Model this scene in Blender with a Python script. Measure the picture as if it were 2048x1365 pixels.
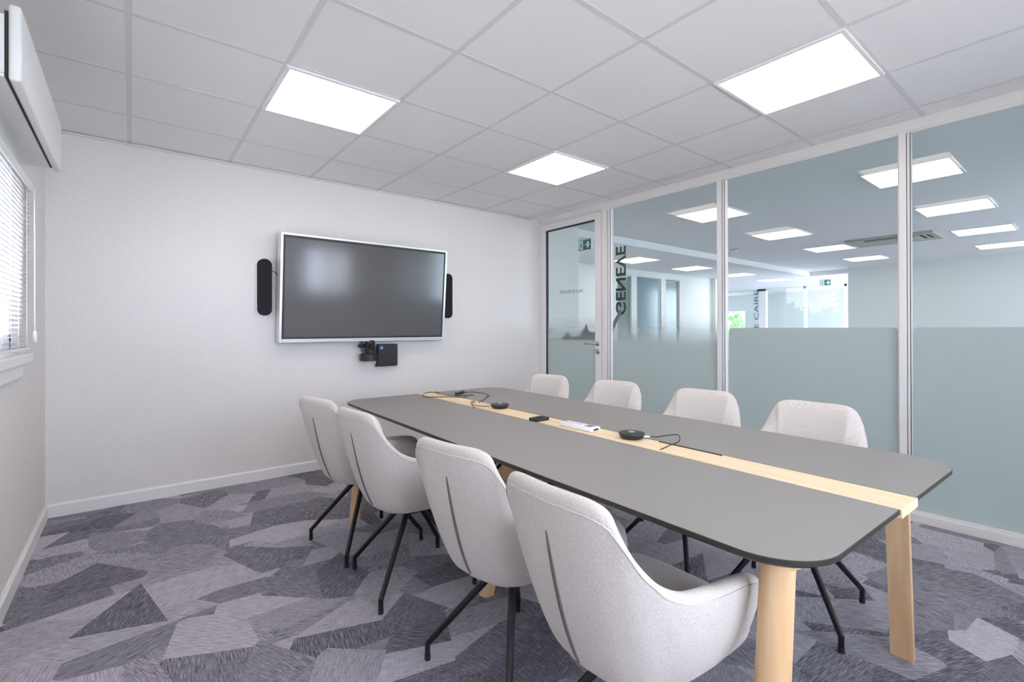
import bpy, bmesh, math, random
from mathutils import Vector, Matrix, Euler
PI = math.pi
S = bpy.context.scene
for o in list(bpy.data.objects): bpy.data.objects.remove(o)
C = S.collection

# ------------------------------------------------------------------ camera
YAW, PITCH, ROLL = 0.6766, 0.0022, -0.0023
H_CAM = 1.2031
WL, WR, WB, WF, HC = -0.4276, 3.7773, 4.2519, -1.0, 2.5   # left, right(glass), back, rear wall, ceiling
fw = Vector((math.sin(YAW)*math.cos(PITCH), math.cos(YAW)*math.cos(PITCH), math.sin(PITCH)))
r0 = Vector((math.cos(YAW), -math.sin(YAW), 0)); u0 = r0.cross(fw)
rr = r0*math.cos(ROLL)+u0*math.sin(ROLL); uu = -r0*math.sin(ROLL)+u0*math.cos(ROLL)
cam_data = bpy.data.cameras.new('camera'); cam = bpy.data.objects.new('camera', cam_data); C.objects.link(cam)
cam.matrix_world = Matrix(((rr.x, uu.x, -fw.x, 0), (rr.y, uu.y, -fw.y, 0), (rr.z, uu.z, -fw.z, H_CAM), (0, 0, 0, 1)))
cam_data.sensor_width = 36; cam_data.lens = 954.6/2048*36
cam_data.shift_x = -(1028.5-1024)/2048; cam_data.shift_y = (656.2-682.5)/2048
cam_data.clip_start = 0.02; cam_data.clip_end = 300
S.camera = cam

# ------------------------------------------------------------------ view, world, light levels
S.view_settings.view_transform = 'Standard'; S.view_settings.look = 'None'
S.view_settings.gamma = 1.0; S.view_settings.use_curve_mapping = False
S.view_settings.exposure = 0.52
PANEL = 5.2            # LED ceiling panels
SKY = 10.0              # daylight
W = bpy.data.worlds.new('daylight'); S.world = W; W.use_nodes = True
bg = W.node_tree.nodes['Background']; bg.inputs['Color'].default_value = (0.74, 0.80, 1.0, 1); bg.inputs['Strength'].default_value = SKY

sun_d = bpy.data.lights.new('sun', 'SUN'); sun_d.energy = 22; sun_d.angle = 0.01; sun_d.color = (1, 0.90, 0.78)
sun = bpy.data.objects.new('sun', sun_d); C.objects.link(sun); sun.rotation_euler = (math.radians(-34), math.radians(4), 0)   # high sun behind the building, added to brighten the ground that bounces light indoors
# ------------------------------------------------------------------ material helpers
def lin(c):
    c /= 255.0
    return c/12.92 if c <= 0.04045 else ((c+0.055)/1.055)**2.4
def rgb(r, g, b): return (lin(r), lin(g), lin(b), 1)
def mat(name, col=(0.8, 0.8, 0.8, 1), rough=0.5, metal=0.0, spec=0.5, **kw):
    m = bpy.data.materials.new(name); m.use_nodes = True
    b = m.node_tree.nodes['Principled BSDF']
    b.inputs['Base Color'].default_value = col; b.inputs['Roughness'].default_value = rough
    b.inputs['Metallic'].default_value = metal; b.inputs['Specular IOR Level'].default_value = spec
    for k, v in kw.items(): b.inputs[k.replace('_', ' ')].default_value = v
    return m
def nd(m, t, **kw):
    n = m.node_tree.nodes.new(t)
    for k, v in kw.items(): setattr(n, k, v)
    return n
def lk(m, a, b): m.node_tree.links.new(a, b)
def bump(m, h, strength, dist=0.002):
    b = nd(m, 'ShaderNodeBump'); b.inputs['Strength'].default_value = strength; b.inputs['Distance'].default_value = dist
    lk(m, h, b.inputs['Height']); lk(m, b.outputs['Normal'], m.node_tree.nodes['Principled BSDF'].inputs['Normal'])
def noise_col(m, c1, c2, scale, stretch=(1, 1, 1), detail=4, bstr=0.0, bdist=0.001, lo=0.35, hi=0.65):
    tc = nd(m, 'ShaderNodeTexCoord'); mp = nd(m, 'ShaderNodeMapping'); mp.inputs['Scale'].default_value = stretch
    n = nd(m, 'ShaderNodeTexNoise'); n.inputs['Scale'].default_value = scale; n.inputs['Detail'].default_value = detail
    r = nd(m, 'ShaderNodeValToRGB'); r.color_ramp.elements[0].position = lo; r.color_ramp.elements[1].position = hi
    r.color_ramp.elements[0].color = c1; r.color_ramp.elements[1].color = c2
    lk(m, tc.outputs['Object'], mp.inputs['Vector']); lk(m, mp.outputs['Vector'], n.inputs['Vector'])
    lk(m, n.outputs['Fac'], r.inputs['Fac']); lk(m, r.outputs['Color'], m.node_tree.nodes['Principled BSDF'].inputs['Base Color'])
    if bstr: bump(m, n.outputs['Fac'], bstr, bdist)
    return m
def emis(name, col, st):
    m = bpy.data.materials.new(name); m.use_nodes = True; nt = m.node_tree; nt.nodes.clear()
    e = nt.nodes.new('ShaderNodeEmission'); e.inputs['Color'].default_value = col; e.inputs['Strength'].default_value = st
    o = nt.nodes.new('ShaderNodeOutputMaterial'); nt.links.new(e.outputs[0], o.inputs[0]); return m

M = {}
M['wall'] = noise_col(mat('wall_paint', rough=0.85, spec=0.2), (0.81, 0.775, 0.75, 1), (0.84, 0.805, 0.78, 1), 60, bstr=0.05)
M['wall2'] = mat('office_wall_paint', (0.80, 0.80, 0.79, 1), 0.85, spec=0.2)
M['tile'] = noise_col(mat('ceiling_tile', rough=0.95, spec=0.1), (0.90, 0.88, 0.88, 1), (0.93, 0.91, 0.91, 1), 300, bstr=0.15)
M['tbar'] = mat('ceiling_grid_metal', (0.76, 0.745, 0.75, 1), 0.5)
M['trim'] = mat('white_trim_paint', (0.86, 0.855, 0.85, 1), 0.35)
M['frame'] = mat('partition_white_lacquer', (0.83, 0.81, 0.79, 1), 0.3)
M['pvc'] = mat('white_pvc', (0.84, 0.85, 0.84, 1), 0.3)
M['gasket'] = mat('black_rubber_gasket', (0.015, 0.015, 0.015, 1), 0.5)
M['black'] = mat('black_plastic', (0.018, 0.019, 0.020, 1), 0.45)
M['dark'] = mat('dark_gap', (0.03, 0.03, 0.028, 1), 0.7)
M['grille'] = mat('black_speaker_cloth', (0.022, 0.022, 0.024, 1), 0.85, spec=0.2)
M['silver'] = mat('brushed_aluminium', (0.78, 0.78, 0.80, 1), 0.32, metal=0.6)
M['steel'] = mat('satin_steel', (0.55, 0.54, 0.53, 1), 0.28, metal=1.0)
M['chairleg'] = mat('black_powder_coated_steel', (0.008, 0.008, 0.010, 1), 0.32)
M['edge'] = mat('table_black_core_edge', (0.028, 0.026, 0.022, 1), 0.45)
M['top'] = noise_col(mat('grey_matt_laminate', rough=0.5, spec=0.5), (0.275, 0.262, 0.25, 1), (0.295, 0.282, 0.27, 1), 900, detail=2)
M['white'] = mat('white_plastic', (0.86, 0.86, 0.88, 1), 0.35)
M['tray'] = mat('white_lacquered_steel', (0.70, 0.71, 0.75, 1), 0.4)
M['thread'] = mat('grey_seam_thread', (0.17, 0.16, 0.15, 1), 0.8)
M['blue'] = mat('blue_badge', (0.02, 0.16, 0.45, 1), 0.4)
M['lens'] = mat('camera_lens_glass', (0.01, 0.01, 0.012, 1), 0.08)
M['letter'] = mat('dark_vinyl_lettering', (0.06, 0.065, 0.06, 1), 0.6)
M['lettergreen'] = mat('dark_green_vinyl_lettering', (0.02, 0.10, 0.10, 1), 0.6)
M['greyfilm'] = mat('grey_vinyl_film', (0.22, 0.24, 0.24, 1), 0.6)
M['signgreen'] = mat('exit_sign_green', (0.01, 0.16, 0.11, 1), 0.4)
M['acgrey'] = mat('aged_beige_plastic', (0.50, 0.50, 0.44, 1), 0.5)
M['bluegrey'] = mat('blue_grey_glazing', (0.20, 0.28, 0.32, 1), 0.15)
M['greygreen'] = mat('grey_green_glazing', (0.22, 0.28, 0.27, 1), 0.15)
M['bark'] = mat('tree_bark', (0.08, 0.06, 0.04, 1), 0.9)
M['conifer'] = noise_col(mat('conifer_needles', rough=0.8), (0.03, 0.09, 0.06, 1), (0.08, 0.18, 0.11, 1), 3)
M['leaf'] = noise_col(mat('hedge_leaves', rough=0.8), (0.06, 0.12, 0.04, 1), (0.14, 0.24, 0.09, 1), 3)
M['bounce_ground'] = noise_col(mat('pale_bounce_ground', rough=0.9), (0.42, 0.42, 0.40, 1), (0.52, 0.51, 0.50, 1), 3)  # unseen ground made pale as a reflector, throwing daylight up to the ceilings
M['panel'] = emis('led_diffuser', (1.0, 0.885, 0.80, 1), PANEL)
M['signlight'] = emis('exit_sign_light', (0.7, 0.85, 1.0, 1), 4)

# TV panel: anti-glare haze
M['screen'] = mat('anti_glare_screen', (0.11, 0.107, 0.11, 1), 0.14, spec=0.8)

# upholstery
def fabric():
    m = mat('light_grey_woven_fabric', rough=0.95, spec=0.15)
    b = m.node_tree.nodes['Principled BSDF']; b.inputs['Sheen Weight'].default_value = 0.25
    tc = nd(m, 'ShaderNodeTexCoord')
    n = nd(m, 'ShaderNodeTexNoise'); n.inputs['Scale'].default_value = 330; n.inputs['Detail'].default_value = 3
    mp = nd(m, 'ShaderNodeMapping'); mp.inputs['Rotation'].default_value = (0.5, 0.6, 0.4)
    w = nd(m, 'ShaderNodeTexWave'); w.inputs['Scale'].default_value = 85; w.inputs['Distortion'].default_value = 2.2; w.inputs['Detail'].default_value = 2; w.inputs['Detail Scale'].default_value = 1.6
    lk(m, tc.outputs['Object'], n.inputs['Vector']); lk(m, tc.outputs['Object'], mp.inputs['Vector']); lk(m, mp.outputs['Vector'], w.inputs['Vector'])
    mx = nd(m, 'ShaderNodeMix'); mx.data_type = 'FLOAT'; mx.inputs[0].default_value = 0.12
    lk(m, n.outputs['Fac'], mx.inputs[2]); lk(m, w.outputs['Fac'], mx.inputs[3])
    r = nd(m, 'ShaderNodeValToRGB'); r.color_ramp.elements[0].position = 0.2; r.color_ramp.elements[1].position = 0.7
    r.color_ramp.elements[0].color = (0.50, 0.455, 0.42, 1); r.color_ramp.elements[1].color = (0.78, 0.72, 0.675, 1)
    lk(m, mx.outputs[0], r.inputs['Fac']); lk(m, r.outputs['Color'], b.inputs['Base Color'])
    bump(m, mx.outputs[0], 0.35, 0.0015)
    return m
M['fabric'] = fabric()

def wood(name, c1, c2, axis=2):
    m = mat(name, rough=0.45, spec=0.35)
    st = [14, 14, 14]; st[axis] = 0.9
    return noise_col(m, c1, c2, 2.5, tuple(st), detail=8, bstr=0.04, lo=0.3, hi=0.7)
M['wood_leg'] = wood('light_ash_wood', rgb(224, 182, 134), rgb(238, 205, 164), 2)
M['wood_strip'] = wood('pale_ash_veneer', rgb(240, 212, 170), rgb(250, 228, 194), 1)

# carpet: angular shards, each with its own tone and thread direction
def carpet():
    m = mat('shard_patterned_carpet', rough=0.95, spec=0.15)
    nt = m.node_tree; b = nt.nodes['Principled BSDF']
    tc = nd(m, 'ShaderNodeTexCoord')
    def shard(scale, rot, st, seed):
        mp = nd(m, 'ShaderNodeMapping'); mp.inputs['Rotation'].default_value = (0, 0, rot); mp.inputs['Scale'].default_value = (st[0], st[1], 1)
        mp.inputs['Location'].default_value = (seed, seed*0.7, 0)
        v = nd(m, 'ShaderNodeTexVoronoi'); v.voronoi_dimensions = '2D'; v.inputs['Scale'].default_value = scale; v.inputs['Randomness'].default_value = 1.0
        lk(m, tc.outputs['Object'], mp.inputs['Vector']); lk(m, mp.outputs['Vector'], v.inputs['Vector'])
        s = nd(m, 'ShaderNodeSeparateColor'); lk(m, v.outputs['Color'], s.inputs[0])
        return s
    a0 = shard(1.9, 0.3, (1.0, 1.3), 1.9); b0 = shard(2.5, 0.95, (0.75, 2.2), 3.1); c0 = shard(2.6, -0.55, (0.8, 2.0), 7.7); d0 = shard(3.1, 2.0, (1.5, 1.0), 5.3)
    def math_(op, x, y=None, v2=None):
        n = nd(m, 'ShaderNodeMath', operation=op); lk(m, x, n.inputs[0])
        if y is not None: lk(m, y, n.inputs[1])
        if v2 is not None: n.inputs[1].default_value = v2
        return n.outputs[0]
    pick = math_('GREATER_THAN', a0.outputs[0], v2=0.5)
    def mixf(f, x, y):
        n = nd(m, 'ShaderNodeMix'); n.data_type = 'FLOAT'; lk(m, f, n.inputs[0]); lk(m, x, n.inputs[2]); lk(m, y, n.inputs[3]); return n.outputs[0]
    big = mixf(pick, b0.outputs[0], c0.outputs[0])
    over = math_('GREATER_THAN', d0.outputs[1], v2=0.72)
    tone = mixf(over, big, d0.outputs[0])
    ang = math_('MULTIPLY', mixf(over, mixf(pick, b0.outputs[1], c0.outputs[1]), d0.outputs[2]), v2=6.0)
    def threads(off, sx, sy, sc):
        vr = nd(m, 'ShaderNodeVectorRotate', rotation_type='Z_AXIS'); lk(m, tc.outputs['Object'], vr.inputs['Vector'])
        ad = nd(m, 'ShaderNodeMath', operation='ADD'); lk(m, ang, ad.inputs[0]); ad.inputs[1].default_value = off; lk(m, ad.outputs[0], vr.inputs['Angle'])
        mp = nd(m, 'ShaderNodeMapping'); mp.inputs['Scale'].default_value = (sx, sy, 1); lk(m, vr.outputs[0], mp.inputs['Vector'])
        n = nd(m, 'ShaderNodeTexNoise'); n.noise_dimensions = '2D'; n.inputs['Scale'].default_value = sc; n.inputs['Detail'].default_value = 4; n.inputs['Roughness'].default_value = 0.72
        lk(m, mp.outputs[0], n.inputs['Vector']); return n.outputs['Fac']
    t1 = threads(0, 1.0, 17.0, 17); t2 = threads(PI/2, 1.0, 19.0, 16)
    sel = math_('GREATER_THAN', mixf(pick, b0.outputs[2], c0.outputs[2]), v2=0.55)
    tm = nd(m, 'ShaderNodeMath', operation='MULTIPLY'); lk(m, t2, tm.inputs[0]); lk(m, sel, tm.inputs[1])
    th = nd(m, 'ShaderNodeMix'); th.data_type = 'FLOAT'; th.inputs[0].default_value = 0.35; lk(m, t1, th.inputs[2]); lk(m, t2, th.inputs[3])
    mixt = nd(m, 'ShaderNodeMix'); mixt.data_type = 'FLOAT'; lk(m, sel, mixt.inputs[0]); lk(m, t1, mixt.inputs[2]); lk(m, th.outputs[0], mixt.inputs[3])
    # tone + threads
    rt = nd(m, 'ShaderNodeMapRange'); lk(m, tone, rt.inputs[0]); rt.inputs[1].default_value = 0.10; rt.inputs[2].default_value = 0.90; rt.inputs[3].default_value = 0.08; rt.inputs[4].default_value = 0.72
    rh = nd(m, 'ShaderNodeMapRange'); lk(m, mixt.outputs[0], rh.inputs[0]); rh.inputs[1].default_value = 0.34; rh.inputs[2].default_value = 0.66; rh.inputs[3].default_value = -0.30; rh.inputs[4].default_value = 0.42
    sm = nd(m, 'ShaderNodeMath', operation='ADD'); lk(m, rt.outputs[0], sm.inputs[0]); lk(m, rh.outputs[0], sm.inputs[1])
    r = nd(m, 'ShaderNodeValToRGB'); r.color_ramp.elements[0].position = 0.0; r.color_ramp.elements[1].position = 1.0
    r.color_ramp.elements[0].color = (0.10, 0.097, 0.125, 1); r.color_ramp.elements[1].color = (0.60, 0.575, 0.64, 1)
    lk(m, sm.outputs[0], r.inputs['Fac']); lk(m, r.outputs['Color'], b.inputs['Base Color'])
    bump(m, mixt.outputs[0], 0.3, 0.003)
    return m
M['carpet'] = carpet()

# clear partition glass and window glass
def glassm(name, tint, refl=1.0):
    m = bpy.data.materials.new(name); m.use_nodes = True; nt = m.node_tree; nt.nodes.clear()
    o = nt.nodes.new('ShaderNodeOutputMaterial'); t = nt.nodes.new('ShaderNodeBsdfTransparent'); t.inputs[0].default_value = tint
    g = nt.nodes.new('ShaderNodeBsdfGlossy'); g.inputs['Roughness'].default_value = 0.0; g.inputs[0].default_value = (refl, refl, refl, 1)
    f = nt.nodes.new('ShaderNodeFresnel'); f.inputs[0].default_value = 1.5
    ge = nt.nodes.new('ShaderNodeNewGeometry'); su = nt.nodes.new('ShaderNodeMath'); su.operation = 'SUBTRACT'; su.inputs[0].default_value = 1.0; nt.links.new(ge.outputs['Backfacing'], su.inputs[1])
    mu = nt.nodes.new('ShaderNodeMath'); mu.operation = 'MULTIPLY'; nt.links.new(f.outputs[0], mu.inputs[0]); nt.links.new(su.outputs[0], mu.inputs[1])
    mx = nt.nodes.new('ShaderNodeMixShader')
    nt.links.new(mu.outputs[0], mx.inputs[0]); nt.links.new(t.outputs[0], mx.inputs[1]); nt.links.new(g.outputs[0], mx.inputs[2]); nt.links.new(mx.outputs[0], o.inputs[0])
    return m
M['glass'] = glassm('clear_partition_glass', (0.86, 0.93, 0.91, 1))
M['wglass'] = glassm('window_glass', (0.95, 0.97, 0.96, 1))

# frosted vinyl film, optionally fading out upwards between two heights (object space z)
def film(name, z0=None, z1=None):
    m = bpy.data.materials.new(name); m.use_nodes = True; nt = m.node_tree; nt.nodes.clear()
    o = nt.nodes.new('ShaderNodeOutputMaterial')
    tr = nt.nodes.new('ShaderNodeBsdfTranslucent'); tr.inputs[0].default_value = (0.54, 0.60, 0.575, 1)
    di = nt.nodes.new('ShaderNodeBsdfDiffuse'); di.inputs[0].default_value = (0.50, 0.54, 0.525, 1)
    gl = nt.nodes.new('ShaderNodeBsdfGlossy'); gl.inputs['Roughness'].default_value = 0.12
    m1 = nt.nodes.new('ShaderNodeMixShader'); m1.inputs[0].default_value = 0.45
    nt.links.new(tr.outputs[0], m1.inputs[1]); nt.links.new(di.outputs[0], m1.inputs[2])
    f = nt.nodes.new('ShaderNodeFresnel'); f.inputs[0].default_value = 1.45
    ge = nt.nodes.new('ShaderNodeNewGeometry'); su = nt.nodes.new('ShaderNodeMath'); su.operation = 'SUBTRACT'; su.inputs[0].default_value = 1.0; nt.links.new(ge.outputs['Backfacing'], su.inputs[1])
    mu = nt.nodes.new('ShaderNodeMath'); mu.operation = 'MULTIPLY'; nt.links.new(f.outputs[0], mu.inputs[0]); nt.links.new(su.outputs[0], mu.inputs[1])
    m2 = nt.nodes.new('ShaderNodeMixShader'); nt.links.new(mu.outputs[0], m2.inputs[0]); nt.links.new(m1.outputs[0], m2.inputs[1]); nt.links.new(gl.outputs[0], m2.inputs[2])
    last = m2.outputs[0]
    if z0 is not None:
        tc = nt.nodes.new('ShaderNodeTexCoord'); sx = nt.nodes.new('ShaderNodeSeparateXYZ'); nt.links.new(tc.outputs['Object'], sx.inputs[0])
        mr = nt.nodes.new('ShaderNodeMapRange'); mr.interpolation_type = 'SMOOTHSTEP'
        nt.links.new(sx.outputs['Z'], mr.inputs[0]); mr.inputs[1].default_value = z0; mr.inputs[2].default_value = z1; mr.inputs[3].default_value = 1; mr.inputs[4].default_value = 0
        t = nt.nodes.new('ShaderNodeBsdfTransparent'); m3 = nt.nodes.new('ShaderNodeMixShader')
        nt.links.new(mr.outputs[0], m3.inputs[0]); nt.links.new(t.outputs[0], m3.inputs[1]); nt.links.new(last, m3.inputs[2]); last = m3.outputs[0]
    nt.links.new(last, o.inputs[0]); return m
M['film'] = film('frosted_film')
M['filmfade'] = film('frosted_film_fading_upwards', 1.02, 1.36)

# ------------------------------------------------------------------ geometry helpers
class MB:
    def __init__(s): s.bm = bmesh.new(); s.mi = 0
    def _mark(s, faces):
        for f in faces: f.material_index = s.mi
    def box(s, x0, x1, y0, y1, z0, z1, bev=0.0, seg=2, mx=None):
        vs = [s.bm.verts.new((x, y, z)) for z in (z0, z1) for y in (y0, y1) for x in (x0, x1)]
        fs = [s.bm.faces.new([vs[i] for i in q]) for q in ((0, 2, 3, 1), (4, 5, 7, 6), (0, 1, 5, 4), (2, 6, 7, 3), (0, 4, 6, 2), (1, 3, 7, 5))]
        s._mark(fs)
        if bev > 0:
            r = bmesh.ops.bevel(s.bm, geom=list({e for f in fs for e in f.edges}), offset=bev, segments=seg, affect='EDGES', profile=0.5)
            s._mark(r['faces']); vs = list({v for f in r['faces'] for v in f.verts} | {v for v in vs if v.is_valid})
        if mx is not None: bmesh.ops.transform(s.bm, matrix=mx, verts=[v for v in vs if v.is_valid])
        return s
    def prism(s, pts, axis, a0, a1):
        """closed outline pts (2D) extruded along axis from a0 to a1; 2D coords are the two other axes in order"""
        def P(p, a):
            if axis == 0: return (a, p[0], p[1])
            if axis == 1: return (p[0], a, p[1])
            return (p[0], p[1], a)
        A = [s.bm.verts.new(P(p, a0)) for p in pts]; B = [s.bm.verts.new(P(p, a1)) for p in pts]
        n = len(pts); fs = [s.bm.faces.new(A[::-1]), s.bm.faces.new(B)]
        for i in range(n): fs.append(s.bm.faces.new((A[i], A[(i+1) % n], B[(i+1) % n], B[i])))
        s._mark(fs); return s
    def tube(s, pts, r, seg=10, cap=True):
        pts = [Vector(p) for p in pts]; n = len(pts); rs = r if isinstance(r, (list, tuple)) else [r]*n
        rings = []; up = None
        for i, p in enumerate(pts):
            t = (pts[min(i+1, n-1)]-pts[max(i-1, 0)]).normalized()
            if up is None: up = Vector((0, 0, 1)) if abs(t.z) < 0.9 else Vector((1, 0, 0))
            a = t.cross(up).normalized(); b = a.cross(t).normalized(); up = b
            rings.append([s.bm.verts.new(p+a*math.cos(2*PI*k/seg)*rs[i]+b*math.sin(2*PI*k/seg)*rs[i]) for k in range(seg)])
        fs = []
        for i in range(n-1):
            for k in range(seg): fs.append(s.bm.faces.new((rings[i][k], rings[i][(k+1) % seg], rings[i+1][(k+1) % seg], rings[i+1][k])))
        if cap: fs.append(s.bm.faces.new(rings[0][::-1])); fs.append(s.bm.faces.new(rings[-1]))
        s._mark(fs); return s
    def lathe(s, prof, c=(0, 0, 0), seg=32, axis=2):
        """profile of (radius, height)"""
        rings = []
        for r, h in prof:
            ring = []
            for k in range(seg):
                a = 2*PI*k/seg; x, y = r*math.cos(a), r*math.sin(a)
                p = (x, y, h) if axis == 2 else ((x, h, y) if axis == 1 else (h, x, y))
                ring.append(s.bm.verts.new((c[0]+p[0], c[1]+p[1], c[2]+p[2])))
            rings.append(ring)
        fs = []
        for i in range(len(rings)-1):
            for k in range(seg): fs.append(s.bm.faces.new((rings[i][k], rings[i][(k+1) % seg], rings[i+1][(k+1) % seg], rings[i+1][k])))
        fs.append(s.bm.faces.new(rings[0][::-1])); fs.append(s.bm.faces.new(rings[-1]))
        s._mark(fs); return s
    def xf(s, mx): bmesh.ops.transform(s.bm, matrix=mx, verts=s.bm.verts[:]); return s
    def build(s, name, mats, parent=None, smooth=False, kind=None, label=None):
        bmesh.ops.recalc_face_normals(s.bm, faces=s.bm.faces[:])
        if getattr(s, 'flip', False):
            for f in s.bm.faces:
                f.normal_update()
                if f.normal.x > 0: f.normal_flip()
        me = bpy.data.meshes.new(name); s.bm.to_mesh(me); s.bm.free()
        for m in (mats if isinstance(mats, (list, tuple)) else [mats]): me.materials.append(m)
        if smooth:
            for p in me.polygons: p.use_smooth = True
        o = bpy.data.objects.new(name, me); C.objects.link(o)
        if parent: o.parent = parent
        if kind: o['kind'] = kind
        if label: o['label'] = label
        return o
def autosmooth(o, ang=0.6):
    me = o.data; bm = bmesh.new(); bm.from_mesh(me)
    for f in bm.faces: f.smooth = True
    for e in bm.edges: e.smooth = len(e.link_faces) == 2 and e.calc_face_angle(0) < ang
    bm.to_mesh(me); bm.free(); return o
def empty(name, loc=(0, 0, 0), rz=0.0):
    o = bpy.data.objects.new(name, None); C.objects.link(o); o.location = loc; o.rotation_euler = (0, 0, rz); o.empty_display_size = 0.05; return o
def tag(o, label, cat, group=None, kind=None):
    o['label'] = label; o['category'] = cat
    if group: o['group'] = group
    if kind: o['kind'] = kind
    return o
def copy_tree(o, parent=None):
    c = o.copy(); C.objects.link(c)
    if parent: c.parent = parent
    for ch in o.children: copy_tree(ch, c)
    return c
def rrect(x0, x1, y0, y1, r, seg=8, corners=(1, 1, 1, 1)):
    """outline, corners order: x0y0, x1y0, x1y1, x0y1"""
    out = []
    for k, (cx, cy, a0) in enumerate(((x0, y0, PI), (x1, y0, 1.5*PI), (x1, y1, 0), (x0, y1, 0.5*PI))):
        rad = r if corners[k] else 0
        if rad == 0: out.append((cx, cy)); continue
        ox = cx+rad if cx == x0 else cx-rad; oy = cy+rad if cy == y0 else cy-rad
        for i in range(seg+1):
            a = a0+PI/2*i/seg; out.append((ox+rad*math.cos(a), oy+rad*math.sin(a)))
    return out
def bez(pts, n=12):
    """Catmull-Rom through points"""
    P = [Vector(p) for p in pts]; P = [P[0]*2-P[1]]+P+[P[-1]*2-P[-2]]; out = []
    for i in range(1, len(P)-2):
        for k in range(n):
            t = k/n; a, b, c, d = P[i-1:i+3]
            out.append(0.5*((2*b)+(c-a)*t+(2*a-5*b+4*c-d)*t*t+(3*b-a-3*c+d)*t**3))
    out.append(P[-2]); return out
def text_mesh(name, body, height, mtl, mx, parent, spacing=1.0, depth=0.001, bold=0.0):
    cu = bpy.data.curves.new(name, 'FONT'); cu.body = body; cu.size = height/0.7; cu.extrude = depth; cu.space_character = spacing
    cu.align_x = 'LEFT'; cu.offset = bold
    t = bpy.data.objects.new(name+'_tmp', cu); C.objects.link(t)
    dg = bpy.context.evaluated_depsgraph_get(); dg.update()
    me = bpy.data.meshes.new_from_object(t.evaluated_get(dg)); bpy.data.objects.remove(t)
    w = max(v.co.x for v in me.vertices) if me.vertices else 1
    o = bpy.data.objects.new(name, me); me.materials.clear(); me.materials.append(mtl)
    me.transform(mx(w)); C.objects.link(o); o.parent = parent
    return o

# ------------------------------------------------------------------ room shell
TH = 0.12
MB().box(WL-0.3, 12.2, WF-0.3, 8.5, -0.15, 0.0).box(12.2, 15.4, WF-0.3, 8.5, -0.15, 0.0).build('floor', M['carpet'], kind='structure')
# ceiling of the meeting room and of the open office, one tiled slab
MB().box(WL-0.3, 12.2, WF-2.5, 4.3, HC, HC+0.1).build('ceiling', M['tile'], kind='structure')
GX, GY = 0.8926-0.3, 2.8042-0.3
g = MB()
k = -2
while GX+0.6*k < WR-0.02:
    x = GX+0.6*k
    if x > WL+0.05: g.box(x-0.012, x+0.012, WF, WB, HC-0.0018, HC+0.001)
    k += 1
k = -8
while GY+0.6*k < WB-0.02:
    y = GY+0.6*k
    if y > WF+0.05: g.box(WL, WR, y-0.012, y+0.012, HC-0.0015, HC+0.001)
    k += 1
g.build('trim_1', M['tbar'], kind='structure')
g = MB()
g.box(WL, WR-0.12, WB-0.014, WB, HC-0.018, HC-0.008); g.box(WR-0.125, WR-0.12, WF, WB, HC-0.004, HC+0.001)
g.build('trim_2', M['tbar'], kind='structure')
# back wall
MB().box(WL-0.2, 4.47, WB, WB+0.1, 0, HC).build('wall_back', M['wall'], kind='structure')
# left wall with window opening
WY0, WY1, WZ0, WZ1 = 2.34, 3.30, 1.09, 1.93
w = MB(); x0, x1 = WL-0.22, WL
w.box(x0, x1, WF, WY0, 0, HC).box(x0, x1, WY1, WB, 0, HC).box(x0, x1, WY0, WY1, 0, WZ0).box(x0, x1, WY0, WY1, WZ1, HC)
w.build('wall_left', M['wall'], kind='structure')
# rear wall (behind the camera) with its window and an added daylight opening
RX0, RX1, RZ0, RZ1 = 2.40, 3.35, 0.90, 1.85
w = MB(); y0, y1 = WF-0.2, WF
w.box(WL-0.2, -0.25, y0, y1, 0, HC).box(1.85, RX0, y0, y1, 0, HC).box(-0.25, 1.85, y0, y1, 0, 0.75).box(-0.25, 1.85, y0, y1, 2.2, HC).box(RX1, WR+0.08, y0, y1, 0, HC).box(RX0, RX1, y0, y1, 0, RZ0).box(RX0, RX1, y0, y1, RZ1, HC)
w.build('wall_front', M['wall'], kind='structure')
# baseboards
def base_prof(h=0.085, t=0.015): return [(0, 0), (t, 0), (t, h-0.012), (t-0.009, h), (0, h)]
p = base_prof()
MB().prism([(WL+a, b) for a, b in p], 1, WF, WB).build('baseboard_left', M['trim'], kind='structure')
MB().prism([(WB-a, b) for a, b in p], 0, WL, WR).build('baseboard_back', M['trim'], kind='structure')

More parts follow.
